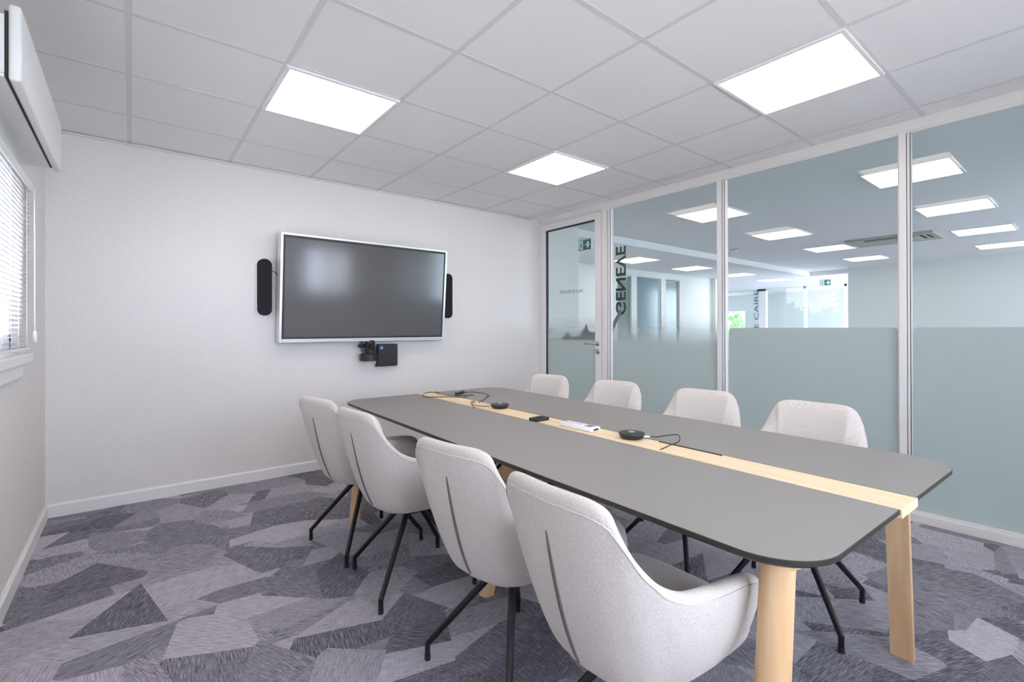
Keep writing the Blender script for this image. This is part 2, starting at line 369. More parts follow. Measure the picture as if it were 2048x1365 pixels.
# windows
def window(name, axis, wall, inward, a0, a1, z0, z1, splits, sill=True):
    """axis 0: window lies in plane x=wall; axis 1: in plane y=wall. inward = direction of the room"""
    root = MB()
    def bx(m, d0, d1, p0, p1, q0, q1, bev=0.004):
        A, B = wall+inward*d0, wall+inward*d1; A, B = min(A, B), max(A, B)
        if axis == 0: m.box(A, B, p0, p1, q0, q1, bev)
        else: m.box(p0, p1, A, B, q0, q1, bev)
    f = 0.05
    bx(root, -0.10, -0.02, a0, a0+f, z0, z1); bx(root, -0.10, -0.02, a1-f, a1, z0, z1); bx(root, -0.10, -0.02, a0, a1, z0, z0+f); bx(root, -0.10, -0.02, a0, a1, z1-f, z1)
    r = root.build(name, M['pvc'], kind='structure')
    ws = (a1-a0-2*f)/splits
    for i in range(splits):
        s = MB(); b0, b1 = a0+f+i*ws, a0+f+(i+1)*ws; e = 0.045
        bx(s, -0.085, -0.015, b0, b0+e, z0+f, z1-f); bx(s, -0.085, -0.015, b1-e, b1, z0+f, z1-f); bx(s, -0.085, -0.015, b0, b1, z0+f, z0+f+e); bx(s, -0.085, -0.015, b0, b1, z1-f-e, z1-f)
        so = s.build('sash', M['pvc'], r)
        gm = MB(); bx(gm, -0.055, -0.050, b0+e-0.005, b1-e+0.005, z0+f+e-0.005, z1-f-e+0.005, 0); gm.build('pane', M['wglass'], so)
    if sill:
        sm = MB(); bx(sm, -0.08, 0.055, a0-0.02, a1+0.0, z0-0.045, z0+0.004, 0.008); bx(sm, 0.0, 0.03, a0-0.01, a1-0.08, z0-0.11, z0-0.045, 0.006)
        sm.build('sill', M['pvc'], r)
    return r
window('window_1', 0, WL, 1, WY0, WY1, WZ0, WZ1, 1)
window('window_2', 1, WF, 1, RX0, RX1, RZ0, RZ1, 2)

window('window_7', 1, WF, 1, -0.25, 1.85, 0.75, 2.2, 3)  # unseen extra window, added to bring more daylight onto the ceiling
# roller shutter box above the window
sb = empty('roller_shutter_box', (-0.428, 2.17, 2.0))
tag(sb, 'white roller shutter box fixed to the left wall above the window', 'shutter box')
m = MB().box(0.0, 0.122, 0.0, 1.100, 0.012, 0.20, 0.006); m.build('housing', M['pvc'], sb)
m = MB().box(0.128, 0.158, -0.015, 1.106, -0.012, 0.232, 0.011, 3); autosmooth(m.build('front_cover', M['pvc'], sb))
m = MB().box(0.118, 0.130, 0.0, 1.095, 0.004, 0.21); m.build('shadow_gap', M['dark'], sb, label='dark gap behind the front cover')
m = MB().box(0.0, 0.118, 0.0, 1.100, 0.0, 0.012, 0.003); m.build('bottom_panel', M['pvc'], sb)

# venetian blind
vb = empty('venetian_blind', (-0.428+0.032, 2.33, 1.10))
tag(vb, 'white venetian blind hanging in front of the left wall window', 'blind')
m = MB().box(-0.024, 0.024, 0.0, 0.955, 0.775, 0.815, 0.004); m.build('head_rail', M['pvc'], vb)
m = MB(); nsl = 36
for i in range(nsl):
    z = 0.03+0.74*i/(nsl-1)
    for dy in (0,):
        a = math.radians(14); c_, s_ = math.cos(a)*0.0125, math.sin(a)*0.0125
        vs = []
        for yy in (0.0, 0.955):
            vs.append([m.bm.verts.new((-c_, yy, z-s_)), m.bm.verts.new((0, yy, z+0.0022)), m.bm.verts.new((c_, yy, z+s_))])
        m.bm.faces.new((vs[0][0], vs[0][1], vs[1][1], vs[1][0])); m.bm.faces.new((vs[0][1], vs[0][2], vs[1][2], vs[1][1]))
so = m.build('slats', M['white'], vb, smooth=True); md = so.modifiers.new('thick', 'SOLIDIFY'); md.thickness = 0.0006
m = MB().box(-0.014, 0.014, 0.0, 0.955, 0.008, 0.022, 0.003); m.build('bottom_rail', M['pvc'], vb)
for yy in (0.10, 0.48, 0.86):
    m = MB()
    for xx in (-0.0135, 0.0135): m.tube([(xx, yy, 0.02), (xx, yy, 0.78)], 0.0008, 6)
    m.build('ladder_cord', M['white'], vb)
m = MB().tube([(0.034, 0.905, 0.78), (0.036, 0.905, 0.10)], 0.0025, 8); m.lathe([(0.004, 0.04), (0.008, 0.05), (0.008, 0.09), (0.004, 0.10)], (0.036, 0.905, 0), 12)
m.build('tilt_wand', M['white'], vb, smooth=True)

# ------------------------------------------------------------------ glazed partition
DEP = 0.075
def sheet(x, pts):
    m = MB(); m.bm.faces.new([m.bm.verts.new((x, p[0], p[1])) for p in pts]); m.flip = True; return m
GXP = WR+0.03      # glass plane
pf = MB()
# head and sole rails
pf.box(WR, WR+DEP, WF, 4.2, 2.435, HC, 0.003); pf.box(WR, WR+DEP, WF, 3.20, 0.0, 0.058, 0.004)
pf.box(WR+0.008, WR+DEP-0.008, WF, 3.2, 2.423, 2.436); pf.box(WR+0.006, WR+DEP-0.006, WF, 3.2, 0.057, 0.072)
for ya, yb in ((0.790, 0.828), (1.987, 2.027), (3.198, 3.265), (-0.385, -0.345)):
    pf.box(WR, WR+DEP, ya, yb, 0.05, 2.44, 0.003)
for ya, yb in ((0.772, 0.790), (0.828, 0.834), (1.965, 1.987), (3.160, 3.198), (-0.405, -0.385)):
    pf.box(WR+0.010, WR+DEP-0.010, ya, yb, 0.07, 2.425)
pf.box(WR, WR+DEP, 4.205, WB, 0.0, HC, 0.002)
pr_ = pf.build('wall_right', M['frame'], kind='structure')
gk = MB()
for y in (0.7725, 0.7900, 1.9655, 1.9870, 3.1600, 3.1980): gk.box(WR+0.0085, WR+0.0115, y-0.003, y+0.0005, 0.072, 2.424)
gk.build('gasket', M['gasket'], pr_, label='thin black gaskets along the posts')
m = MB().box(WR-0.006, WR+0.004, 3.205, 3.225, 1.20, 1.27, 0.003); m.build('strike_plate', M['trim'], pr_)
panes = ((-0.345, 0.770, 0), (0.834, 1.948, 0), (2.029, 3.146, 1))
for i, (ya, yb, fade) in enumerate(panes):
    MB().box(GXP, GXP+0.004, ya, yb, 0.06, 2.43).build('glass_pane', M['glass'], pr_)
    if fade: sheet(GXP-0.0012, [(ya, 0.072), (yb, 0.072), (yb, 1.40), (ya, 1.40)]).build('frosted_film', M['filmfade'], pr_, label='frosted film fading out upwards')
    else: sheet(GXP-0.0012, rrect(ya+0.004, yb-0.006, 0.072, 1.207, 0.028, 8, (0, 0, 1, 1))).build('frosted_film', M['film'], pr_, label='frosted film with a straight top edge')
# vertical city name, applied on the office side: reads mirrored from inside
def vertical_mirrored(x, y0, z0, length):
    def f(w):
        s = length/w
        # text x -> +z, text y -> ... reads upward, mirrored across y
        return Matrix(((0, 0, 1, x), (0, -1, 0, y0), (s, 0, 0, z0), (0, 0, 0, 1)))
    return f
text_mesh('city_lettering', 'GENEVE', 0.118, M['letter'], vertical_mirrored(GXP+0.006, 3.105, 1.335, 0.69), pr_, 1.0, 0.0008, 0.004)
m = MB().prism([(3.145, 1.17), (3.145, 1.27), (3.075, 1.375), (3.05, 1.40), (3.035, 1.385), (3.045, 1.34), (3.09, 1.28)], 0, GXP+0.005, GXP+0.0056)
m.build('fountain_motif', M['greyfilm'], pr_)

# door
dr = MB(); dy0, dy1 = 3.272, 4.198
dr.box(WR-0.004, WR+0.041, dy0, 3.355, 0.006, 2.412, 0.003); dr.box(WR-0.004, WR+0.041, 4.108, dy1, 0.006, 2.412, 0.003)
dr.box(WR-0.004, WR+0.041, 3.355, 4.108, 2.345, 2.412, 0.0); dr.box(WR-0.004, WR+0.041, 3.355, 4.108, 0.006, 0.09, 0.0)
door = dr.build('door_1', M['frame'], kind='structure')
m = MB(); m.box(WR-0.001, WR+0.03, 3.355, 4.108, 2.331, 2.345); m.box(WR-0.001, WR+0.03, 4.098, 4.108, 0.09, 2.345); m.box(WR+0.005, WR+0.03, 3.355, 3.361, 0.09, 2.345)
m.build('glazing_gasket', M['gasket'], door)
MB().box(WR+0.016, WR+0.022, 3.355, 4.108, 0.09, 2.345).build('glass_pane', M['glass'], door)
sheet(WR+0.0148, [(3.36, 0.09), (4.10, 0.09), (4.10, 1.40), (3.36, 1.40)]).build('frosted_film', M['filmfade'], door)
m = MB().prism([(3.36, 1.08), (3.36, 1.175), (3.42, 1.165), (3.47, 1.19), (3.50, 1.26), (3.535, 1.20), (3.62, 1.12), (3.70, 1.115), (3.78, 1.165), (3.86, 1.11), (3.9, 1.08)], 0, WR+0.023, WR+0.0236)
m.build('mountain_motif', M['greyfilm'], door)
text_mesh('room_lettering', 'SALLE DE RÉUNION', 0.036, M['greyfilm'], lambda w: Matrix(((0, 0, 1, WR+0.024), (0.36/w, 0, 0, 3.545), (0, 1, 0, 1.60), (0, 0, 0, 1))), door, 1.0, 0.0004)
hd = MB(); hd.lathe([(0.024, 0.0), (0.026, 0.004), (0.026, 0.008), (0.022, 0.011)], (WR-0.015, 3.315, 1.047), 24, axis=0)
hd.tube([(WR-0.005, 3.315, 1.047), (WR-0.05, 3.315, 1.047), (WR-0.058, 3.325, 1.047), (WR-0.060, 3.345, 1.047), (WR-0.060, 3.45, 1.047)], 0.0095, 12)
hd.build('handle', M['steel'], door, smooth=True)
hd = MB(); hd.lathe([(0.024, 0.0), (0.026, 0.004), (0.026, 0.008), (0.022, 0.011)], (WR-0.015, 3.315, 0.969), 24, axis=0); hd.box(WR-0.018, WR-0.012, 3.310, 3.320, 0.955, 0.98, 0.002)
hd.build('lock_cylinder', M['steel'], door, smooth=True)
for z in (2.10, 1.72, 1.10, 0.3):
    m = MB(); m.lathe([(0.007, 0.0), (0.007, 0.09)], (WR-0.008, 4.203, z-0.045), 12); m.build('hinge', M['frame'], door, smooth=True)

# ------------------------------------------------------------------ ceiling lights
def light_proto():
    root = empty('ceiling_light', (0, 0, 0))
    m = MB(); a, b = 0.297, 0.279
    m.box(-a, a, -a, -b, -0.012, 0).box(-a, a, b, a, -0.012, 0).box(-a, -b, -b, b, -0.012, 0).box(b, a, -b, b, -0.012, 0)
    m.build('frame', M['tile'], root)
    MB().box(-b, b, -b, b, -0.009, -0.003).build('diffuser', M['panel'], root)
    return root
lp = light_proto()
LY, LX = 2.8042, 0.8926
lights = [
 (LX, LY, HC, 'square LED ceiling panel above the left end of the wall screen', 'ceiling panels in the meeting room'),
 (LX+1.8, LY, HC, 'square LED ceiling panel over the table nearest the glass door', 'ceiling panels in the meeting room'),
 (LX+1.8, LY-1.8, HC, 'largest square LED ceiling panel, near the glass partition', 'ceiling panels in the meeting room'),
 (LX, LY-1.8, HC, 'square LED ceiling panel overhead, seen only mirrored in the glass partition', 'ceiling panels in the meeting room'),
]
for i, (x, y) in enumerate(((5.10, 1.03), (6.91, 1.03), (8.79, 1.03), (10.6, 1.03), (5.14, 2.81), (6.99, 2.82), (8.8, 2.82), (10.6, 2.81))):
    rowl = 'right-hand' if i < 4 else 'left-hand'; nth = ('nearest', 'second', 'third', 'farthest')[i % 4]
    lights.append((x, y, HC, f'{nth} panel of the {rowl} row on the high office ceiling beyond the glass', 'ceiling panels in the open office'))
for i, (x, y) in enumerate(((6.85, 5.15), (8.65, 5.17), (10.5, 5.17), (12.35, 5.17), (5.05, 5.1))):
    nth = ('first panel right of the door post', 'second panel right of the door post', 'third panel, partly behind the partition post', 'last panel, above the far glazed doors', 'panel beside the exit sign seen through the door')[i]
    lights.append((x, y, 2.4, f'{nth} on the lowered corridor ceiling', 'ceiling panels in the corridor'))
for i, (x, y, z, lab, grp) in enumerate(lights):
    o = lp if i == 0 else copy_tree(lp)
    o.location = (x, y, z); tag(o, lab, 'ceiling light', grp)

# ------------------------------------------------------------------ open office beyond the glass
MB().box(WR+DEP, 15.3, 4.3, 8.5, 2.4, 2.6).build('ceiling', M['tile'], kind='structure')
MB().box(12.2, 15.3, 3.4, 4.3, 2.4, 2.6).build('ceiling', M['tile'], kind='structure')
MB().box(12.0, 12.2, WF-2.5, 3.5, 0, HC).build('wall_right', M['wall2'], kind='structure')
w = MB(); w.box(WR+DEP, 12.2, WF-2.5, WF-2.3, 0, 0.5).box(WR+DEP, 12.2, WF-2.5, WF-2.3, 2.3, HC)
w.box(WR+DEP, WR+DEP+2.6, WF-2.5, WF-2.3, 0.5, 2.3)
for k in range(4): w.box(WR+DEP+3.3+k*1.4, WR+DEP+3.3+k*1.4+0.4, WF-2.5, WF-2.3, 0.5, 2.3)
w.build('wall_front', M['wall2'], kind='structure')  # unseen openings between the piers, added to flood the office with daylight
MB().box(WR, WR+DEP, WF-2.5, WF-0.2, 0, HC).build('wall_left', M['wall2'], kind='structure')
MB().box(WR+DEP, 12.2, WF-2.6, WF-0.3, -0.15, 0.0).build('floor', M['carpet'], kind='structure')
# wall with glazed doors, y = 6
w = MB(); y0, y1 = 6.0, 6.12
segs = ((4.2, 7.40), (9.56, 10.93))
for a, b in segs: w.box(a, b, y0, y1, 0, 2.4)
w.box(7.40, 9.56, y0, y1, 2.27, 2.4); w.box(7.84, 8.02, y0, y1, 0, 2.27); w.box(8.86, 9.03, y0, y1, 0, 2.27)
w.build('wall_back', M['wall2'], kind='structure')
MB().box(10.93, 11.3, 5.9, 6.4, 0, 2.4).build('wall_end', M['wall2'], kind='structure')
for i, (a, b, mm) in enumerate(((7.42, 7.84, 'greygreen'), (8.06, 8.82, 'bluegrey'), (9.03, 9.54, 'greygreen'))):
    MB().box(a, b, 6.04, 6.06, 0.0, 2.25).build('window_%d' % (i+3) if i != 1 else 'door_2', M[mm], kind='structure')
# far glazed facade at x = 15
w = MB(); x0, x1 = 15.0, 15.12
w.box(x0, x1, 3.5, 4.40, 0, 2.4); w.box(x0, x1, 4.40, 8.5, 2.34, 2.4); w.box(x0, x1, 6.50, 6.76, 0, 2.4); w.box(x0, x1, 4.40, 4.46, 0, 2.4); w.box(x0, x1, 5.40, 5.46, 0, 2.4)
w.build('wall_far', M['frame'], kind='structure')
MB().box(15.05, 15.06, 6.76, 8.5, 0.0, 2.36).build('window_6', M['wglass'], kind='structure')
d3 = MB().box(15.05, 15.06, 4.46, 6.50, 0.0, 2.36).build('door_3', M['wglass'], kind='structure')
text_mesh('city_lettering', 'LE CAIRE', 0.13, M['lettergreen'], lambda w_: Matrix(((0, 0, -1, 14.99), (0, 1, 0, 6.715), (1.35/w_, 0, 0, 1.02), (0, 0, 0, 1))), d3, 1.0, 0.001)
MB().box(15.3, 18.2, 3.2, 10.5, -0.15, 0.0).build('floor', M['carpet'], kind='structure')
MB().box(15.3, 18.2, 3.2, 10.5, 2.45, 2.55).build('ceiling', M['tile'], kind='structure')
w = MB(); w.box(18.0, 18.2, 3.2, 8.55, 0, 2.5).box(18.0, 18.2, 10.0, 10.5, 0, 2.5).box(18.0, 18.2, 8.55, 10.0, 0, 0.8).box(18.0, 18.2, 8.55, 10.0, 1.85, 2.5)
w.box(15.1, 18.2, 10.4, 10.5, 0, 2.5).box(WR+DEP, 15.1, 8.5, 8.6, 0, 2.4).box(WR+DEP+0.01, WR+DEP+0.1, 4.35, 6.0, 0, 2.4).box(15.12, 15.3, 8.4, 10.5, 0, 2.5).box(15.12, 18.2, 3.2, 3.4, 0, 0.7).box(15.12, 18.2, 3.2, 3.4, 2.2, 2.5).box(12.2, 15.1, 8.4, 8.5, 0, 2.4); w.build('wall_far', M['wall2'], kind='structure')  # gap in the unseen side wall added so daylight brightens the far room
# exit signs
def exit_sign(x, y, z, s, lab):
    r = empty('exit_sign', (x, y, z)); tag(r, lab, 'exit sign', 'green exit signs')
    MB().box(-0.02*s, 0.02*s, -0.13*s, 0.13*s, -0.15*s, 0, 0.003).build('housing', M['white'], r)
    MB().box(-0.024*s, -0.020*s, -0.125*s, -0.005*s, -0.145*s, -0.012*s).build('arrow_field', M['signgreen'], r)
    a = MB(); a.prism([(-0.035*s, -0.066*s), (-0.065*s, -0.066*s), (-0.06*s, -0.035*s), (-0.082*s, -0.035*s), (-0.112*s, -0.078*s), (-0.082*s, -0.121*s), (-0.06*s, -0.121*s), (-0.065*s, -0.090*s), (-0.035*s, -0.090*s)], 0, -0.0262*s, -0.024*s)
    a.build('arrow', M['white'], r)
    MB().box(-0.024*s, -0.020*s, 0.0, 0.10*s, -0.145*s, -0.012*s).build('door_field', M['signgreen'], r)
    q = MB(); q.box(-0.0262*s, -0.024*s, 0.012*s, 0.088*s, -0.135*s, -0.02*s); q.build('doorway', M['white'], r)
    q = MB(); q.lathe([(0.008*s, 0), (0.008*s, 0.002*s)], (-0.028*s, 0.045*s, -0.045*s), 12, axis=0)
    q.prism([(0.06*s, -0.055*s), (0.035*s, -0.058*s), (0.038*s, -0.09*s), (0.02*s, -0.118*s), (0.028*s, -0.122*s), (0.048*s, -0.095*s), (0.065*s, -0.125*s), (0.073*s, -0.12*s), (0.056*s, -0.088*s)], 0, -0.028*s, -0.0262*s)
    q.build('running_figure', M['signgreen'], r)
    MB().box(-0.022*s, 0.022*s, 0.118*s, 0.15*s, -0.15*s, 0, 0.002).build('lamp_strip', M['signlight'], r)
    return r
exit_sign(4.72, 4.37, 2.395, 1.0, 'green exit sign with arrow, seen through the glass door')
exit_sign(13.3, 4.36, 2.398, 1.0, 'small distant exit sign above the far glazed doors')
# air conditioning cassette
ac = empty('air_conditioner', (8.62, 1.95, HC)); tag(ac, 'beige ceiling cassette air conditioner in the office beyond the glass', 'air conditioner')
m = MB().box(-0.36, 0.36, -0.50, 0.50, -0.03, 0.0, 0.006); m.build('panel', M['acgrey'], ac)
m = MB().box(-0.20, 0.22, -0.30, 0.28, -0.042, -0.028, 0.004); m.build('intake_grille', M['acgrey'], ac)
m = MB().box(-0.30, -0.25, -0.28, 0.28, -0.034, -0.029); m.build('air_slot', M['dark'], ac)
for yy in (-0.42, -0.35):
    m = MB().box(-0.24, 0.10, yy-0.014, yy+0.014, -0.034, -0.029); m.build('air_slot', M['dark'], ac)
sd = empty('smoke_detector', (7.77, 3.85, HC)); tag(sd, 'small round smoke detector on the office ceiling behind the glass', 'smoke detector')
m = MB().lathe([(0.05, 0), (0.05, -0.012), (0.035, -0.03), (0.02, -0.045)], (0, 0, 0), 20); m.build('body', M['white'], sd, smooth=True)
m = MB().lathe([(0.062, 0.0), (0.062, -0.004)], (0, 0, 0), 20); m.build('base', M['dark'], sd)

# ------------------------------------------------------------------ outdoors
MB().box(-60, WL-0.5, -40, 60, -3.1, -3.0).box(18.6, 40, -20, 40, -3.1, -3.0).box(WL-0.5, 12, -40, WF-3, -3.1, -3.0).build('ground', M['bounce_ground'], kind='structure')
random.seed(5)
def leaf_blob(m, c, r, n, size):
    for _ in range(n):
        d = Vector((random.gauss(0, 1), random.gauss(0, 1), random.gauss(0, 1))).normalized()*random.uniform(0.75, 1.05)
        p = Vector(c)+Vector((d.x*r[0], d.y*r[1], d.z*r[2])); q = Euler((random.uniform(0, 6), random.uniform(0, 6), random.uniform(0, 6))).to_matrix()
        s = size*random.uniform(0.6, 1.3)
        m.bm.faces.new([m.bm.verts.new(p+q @ Vector(v)*s) for v in ((-1, 0, 0), (0, -0.6, 0), (1, 0, 0), (0, 0.6, 0))])
def bush(x, y, r, h, lab):
    t = empty('broadleaf_tree', (x, y, -3.0)); tag(t, lab, 'tree', 'trees outside the window')
    m = MB(); 
    bmesh.ops.create_icosphere(m.bm, subdivisions=3, radius=1.0, matrix=Matrix.Translation((0, 0, h*0.55)) @ Matrix.Diagonal((r*0.8, r*0.8, h*0.42, 1)))
    leaf_blob(m, (0, 0, h*0.55), (r, r, h*0.45), 900, 0.22)
    m.build('crown', M['leaf'], t)
    MB().tube([(0, 0, 0), (0, 0, h*0.4)], [0.2, 0.12], 8).build('trunk', M['bark'], t)
def conifer(x, y, r, h, lab):
    t = empty('conifer', (x, y, -3.0)); tag(t, lab, 'tree', 'trees outside the window')
    m = MB(); n = 16
    for i in range(n):
        z = h*(0.12+0.84*i/n); rad = r*(1-i/n)*1.0+0.1
        for k in range(14):
            a = random.uniform(0, 6.28); l = rad*random.uniform(0.7, 1.15); d = Vector((math.cos(a), math.sin(a), 0)); s_ = Vector((-d.y, d.x, 0))*l*0.28
            p = Vector((0, 0, z)); m.bm.faces.new([m.bm.verts.new(v) for v in (p+Vector((0, 0, 0.25)), p+d*l*0.6+s_+Vector((0, 0, -0.1)), p+d*l+Vector((0, 0, -0.25)), p+d*l*0.6-s_+Vector((0, 0, -0.1)))])
    m.build('branches', M['conifer'], t)
    MB().tube([(0, 0, 0), (0, 0, h*0.97)], [0.16, 0.02], 8).build('trunk', M['bark'], t)
conifer(-30, 11.3, 1.7, 8.2, 'dark conifer standing above the hedge outside, mirrored in the glass')
conifer(-33, 14.6, 0.9, 7.4, 'narrow conifer beside the larger one outside, mirrored in the glass')
for i, (x, y, r, h) in enumerate(((-26.5, 13.6, 2.0, 5.9), (-25, 7.3, 1.8, 6.2), (-31, 18.2, 2.4, 6.0), (-22.5, 9.9, 1.5, 5.2))):
    bush(x, y, r, h, ('round green tree left of the conifers outside', 'round green tree right of the conifers outside', 'broad green tree farthest along the hedge outside', 'low green tree in front of the conifers outside')[i])
bush(26, 13.2, 2.2, 5.2, 'leafy tree outside the far glazed facade')

# ------------------------------------------------------------------ wall screen and its equipment
tv = empty('wall_screen', (1.665, WB, 1.105)); tag(tv, 'large flat video screen in a silver frame, tilted on the white wall', 'screen')
TW, THh, TD = 1.500, 0.876, 0.10
TLT = math.radians(5.2)
TM = Matrix.Translation((0, -0.028, 0)) @ Matrix.Rotation(TLT, 4, 'X')
m = MB(); bz = 0.019; bb = 0.030
for a in ((-TW/2, -TW/2+bz, 0, THh), (TW/2-bz, TW/2, 0, THh), (-TW/2+bz, TW/2-bz, THh-bz, THh), (-TW/2+bz, TW/2-bz, 0, bb)):
    m.box(a[0], a[1], -TD, 0, a[2], a[3], 0.002)
m.xf(TM).build('bezel', M['silver'], tv)
MB().box(-TW/2+bz, TW/2-bz, -TD+0.006, -0.01, bb, THh-bz).xf(TM).build('black_border', M['black'], tv)
MB().box(-TW/2+bz+0.016, TW/2-bz-0.016, -TD+0.004, -TD+0.008, bb+0.014, THh-bz-0.018).xf(TM).build('display_panel', M['screen'], tv)
MB().box(-0.30, 0.30, -0.06, 0.0, 0.25, 0.60).build('wall_mount', M['black'], tv)

def speaker(x, w_, lab):
    r = empty('wall_speaker', (x, WB, 1.31)); tag(r, lab, 'speaker', 'speakers beside the screen')
    o = rrect(-w_/2, w_/2, 0, 0.458, w_/2-0.001, 12)
    autosmooth(MB().prism(o, 1, -0.045, 0.0).build('body', M['silver'], r))
    i = rrect(-w_/2+0.003, w_/2-0.003, 0.003, 0.455, w_/2-0.0045, 12)
    autosmooth(MB().prism(i, 1, -0.062, -0.045).build('grille', M['grille'], r))
    return r
s1 = speaker(0.828, 0.112, 'slim black capsule-shaped speaker left of the wall screen')
m = MB().tube([(0.05, -0.03, 0.365), (0.075, -0.03, 0.36), (0.09, -0.03, 0.35), (0.10, -0.02, 0.33)], 0.003, 6); m.build('cable', M['black'], s1, smooth=True)
speaker(2.508, 0.106, 'slim black capsule-shaped speaker right of the wall screen')

cm = empty('conference_camera', (1.665, WB, 0.92)); tag(cm, 'black conference camera hanging below the wall screen', 'camera')
m = MB().lathe([(0.072, 0.0), (0.078, 0.006), (0.078, 0.058), (0.072, 0.066)], (0, -0.09, 0.0), 32); autosmooth(m.build('base_drum', M['black'], cm))
m = MB().lathe([(0.041, 0.066), (0.043, 0.08), (0.043, 0.185)], (0.012, -0.09, 0.0), 28); autosmooth(m.build('head', M['black'], cm))
m = MB().lathe([(0.030, 0.0), (0.030, 0.02)], (0, 0, 0), 20, axis=1).xf(Matrix.Translation((0.012, -0.14, 0.13))); m.build('lens', M['lens'], cm, smooth=False)
m = MB().tube([(-0.02, -0.07, 0.135), (-0.085, -0.07, 0.135)], 0.016, 12); m.build('side_knob', M['black'], cm, smooth=True)
m = MB()
for dx in (-0.055, -0.045, -0.030): m.tube(bez([(dx, -0.03, 0.24), (dx, -0.03, 0.13), (dx+0.02, -0.05, 0.06)], 5), 0.003, 6)
m.build('cable', M['black'], cm, smooth=True)
m = MB().box(-0.05, 0.05, -0.05, 0.0, 0.03, 0.06); m.build('wall_bracket', M['black'], cm)

pc = empty('mini_computer', (1.862, WB, 0.86)); tag(pc, 'black square mini computer mounted on the wall below the screen', 'computer')
m = MB().prism(rrect(-0.094, 0.094, 0.0, 0.206, 0.014, 6), 1, -0.062, -0.006); autosmooth(m.build('case', M['black'], pc))
m = MB().lathe([(0.018, 0.0), (0.018, 0.002)], (-0.064, -0.0645, 0.172), 24, axis=1); m.build('badge', M['blue'], pc)
bd = MB()
bd.box(-0.073, -0.070, -0.067, -0.0645, 0.160, 0.186); bd.box(-0.070, -0.065, -0.067, -0.0645, 0.174, 0.177); bd.box(-0.067, -0.064, -0.067, -0.0645, 0.163, 0.177)
bd.box(-0.061, -0.058, -0.067, -0.0645, 0.156, 0.180); bd.box(-0.061, -0.054, -0.067, -0.0645, 0.177, 0.180); bd.box(-0.061, -0.054, -0.067, -0.0645, 0.164, 0.167); bd.box(-0.057, -0.054, -0.067, -0.0645, 0.164, 0.180)
bd.build('badge_letters', M['white'], pc)
for i, (z0, dz) in enumerate(((0.165, 0.01), (0.145, 0.008), (0.125, 0.006), (0.105, 0.004), (0.03, -0.03))):
    c = MB().tube(bez([(-0.092, -0.035, z0), (-0.108, -0.045, z0+dz), (-0.116, -0.04, z0-0.008)], 6), 0.0035, 6); c.build('cable', M['black'], pc, smooth=True)

# ------------------------------------------------------------------ conference table
TZ = 0.735
tb = empty('conference_table', (1.655, 1.735, 0), -0.027)
tag(tb, 'long grey conference table with a pale wood centre strip and wooden legs', 'table')
HW, HL, SW = 0.618, 1.40, 0.070
def half_top(sgn):
    x0, x1 = (SW+0.0025, HW) if sgn > 0 else (-HW, -SW-0.0025)
    cor = (0, 1, 1, 0) if sgn > 0 else (1, 0, 0, 1)
    big = rrect(x0, x1, -HL, HL, 0.145, 14, cor)
    sm = []
    cx, cy = (x0+x1)/2, 0
    def inset(pts, d):
        n = len(pts); out = []
        for i in range(n):
            a = Vector(pts[i-1]); b = Vector(pts[i]); c = Vector(pts[(i+1) % n])
            t1 = (b-a); t2 = (c-b)
            t1 = t1.normalized() if t1.length > 1e-7 else t2.normalized(); t2 = t2.normalized() if t2.length > 1e-7 else t1
            n1 = Vector((-t1.y, t1.x)); n2 = Vector((-t2.y, t2.x)); nn = (n1+n2)
            nn = nn/max(0.3, nn.length_squared/2); out.append(tuple(b+nn*d))
        return out
    ins = inset(big, 0.016); ins2 = inset(big, 0.0015)
    m = MB(); R = []
    for pts, z in ((ins2, TZ), (big, TZ-0.0015), (big, TZ-0.012), (ins, TZ-0.022)): R.append([m.bm.verts.new((p[0], p[1], z)) for p in pts])
    n = len(big); f = m.bm.faces.new(R[0]); f.material_index = 0
    m.bm.faces.new(R[-1][::-1]).material_index = 1
    for a in range(3):
        for i in range(n): m.bm.faces.new((R[a][i], R[a+1][i], R[a+1][(i+1) % n], R[a][(i+1) % n])).material_index = 1
    return m.build('tabletop', [M['top'], M['edge']], tb)
half_top(-1); half_top(1)
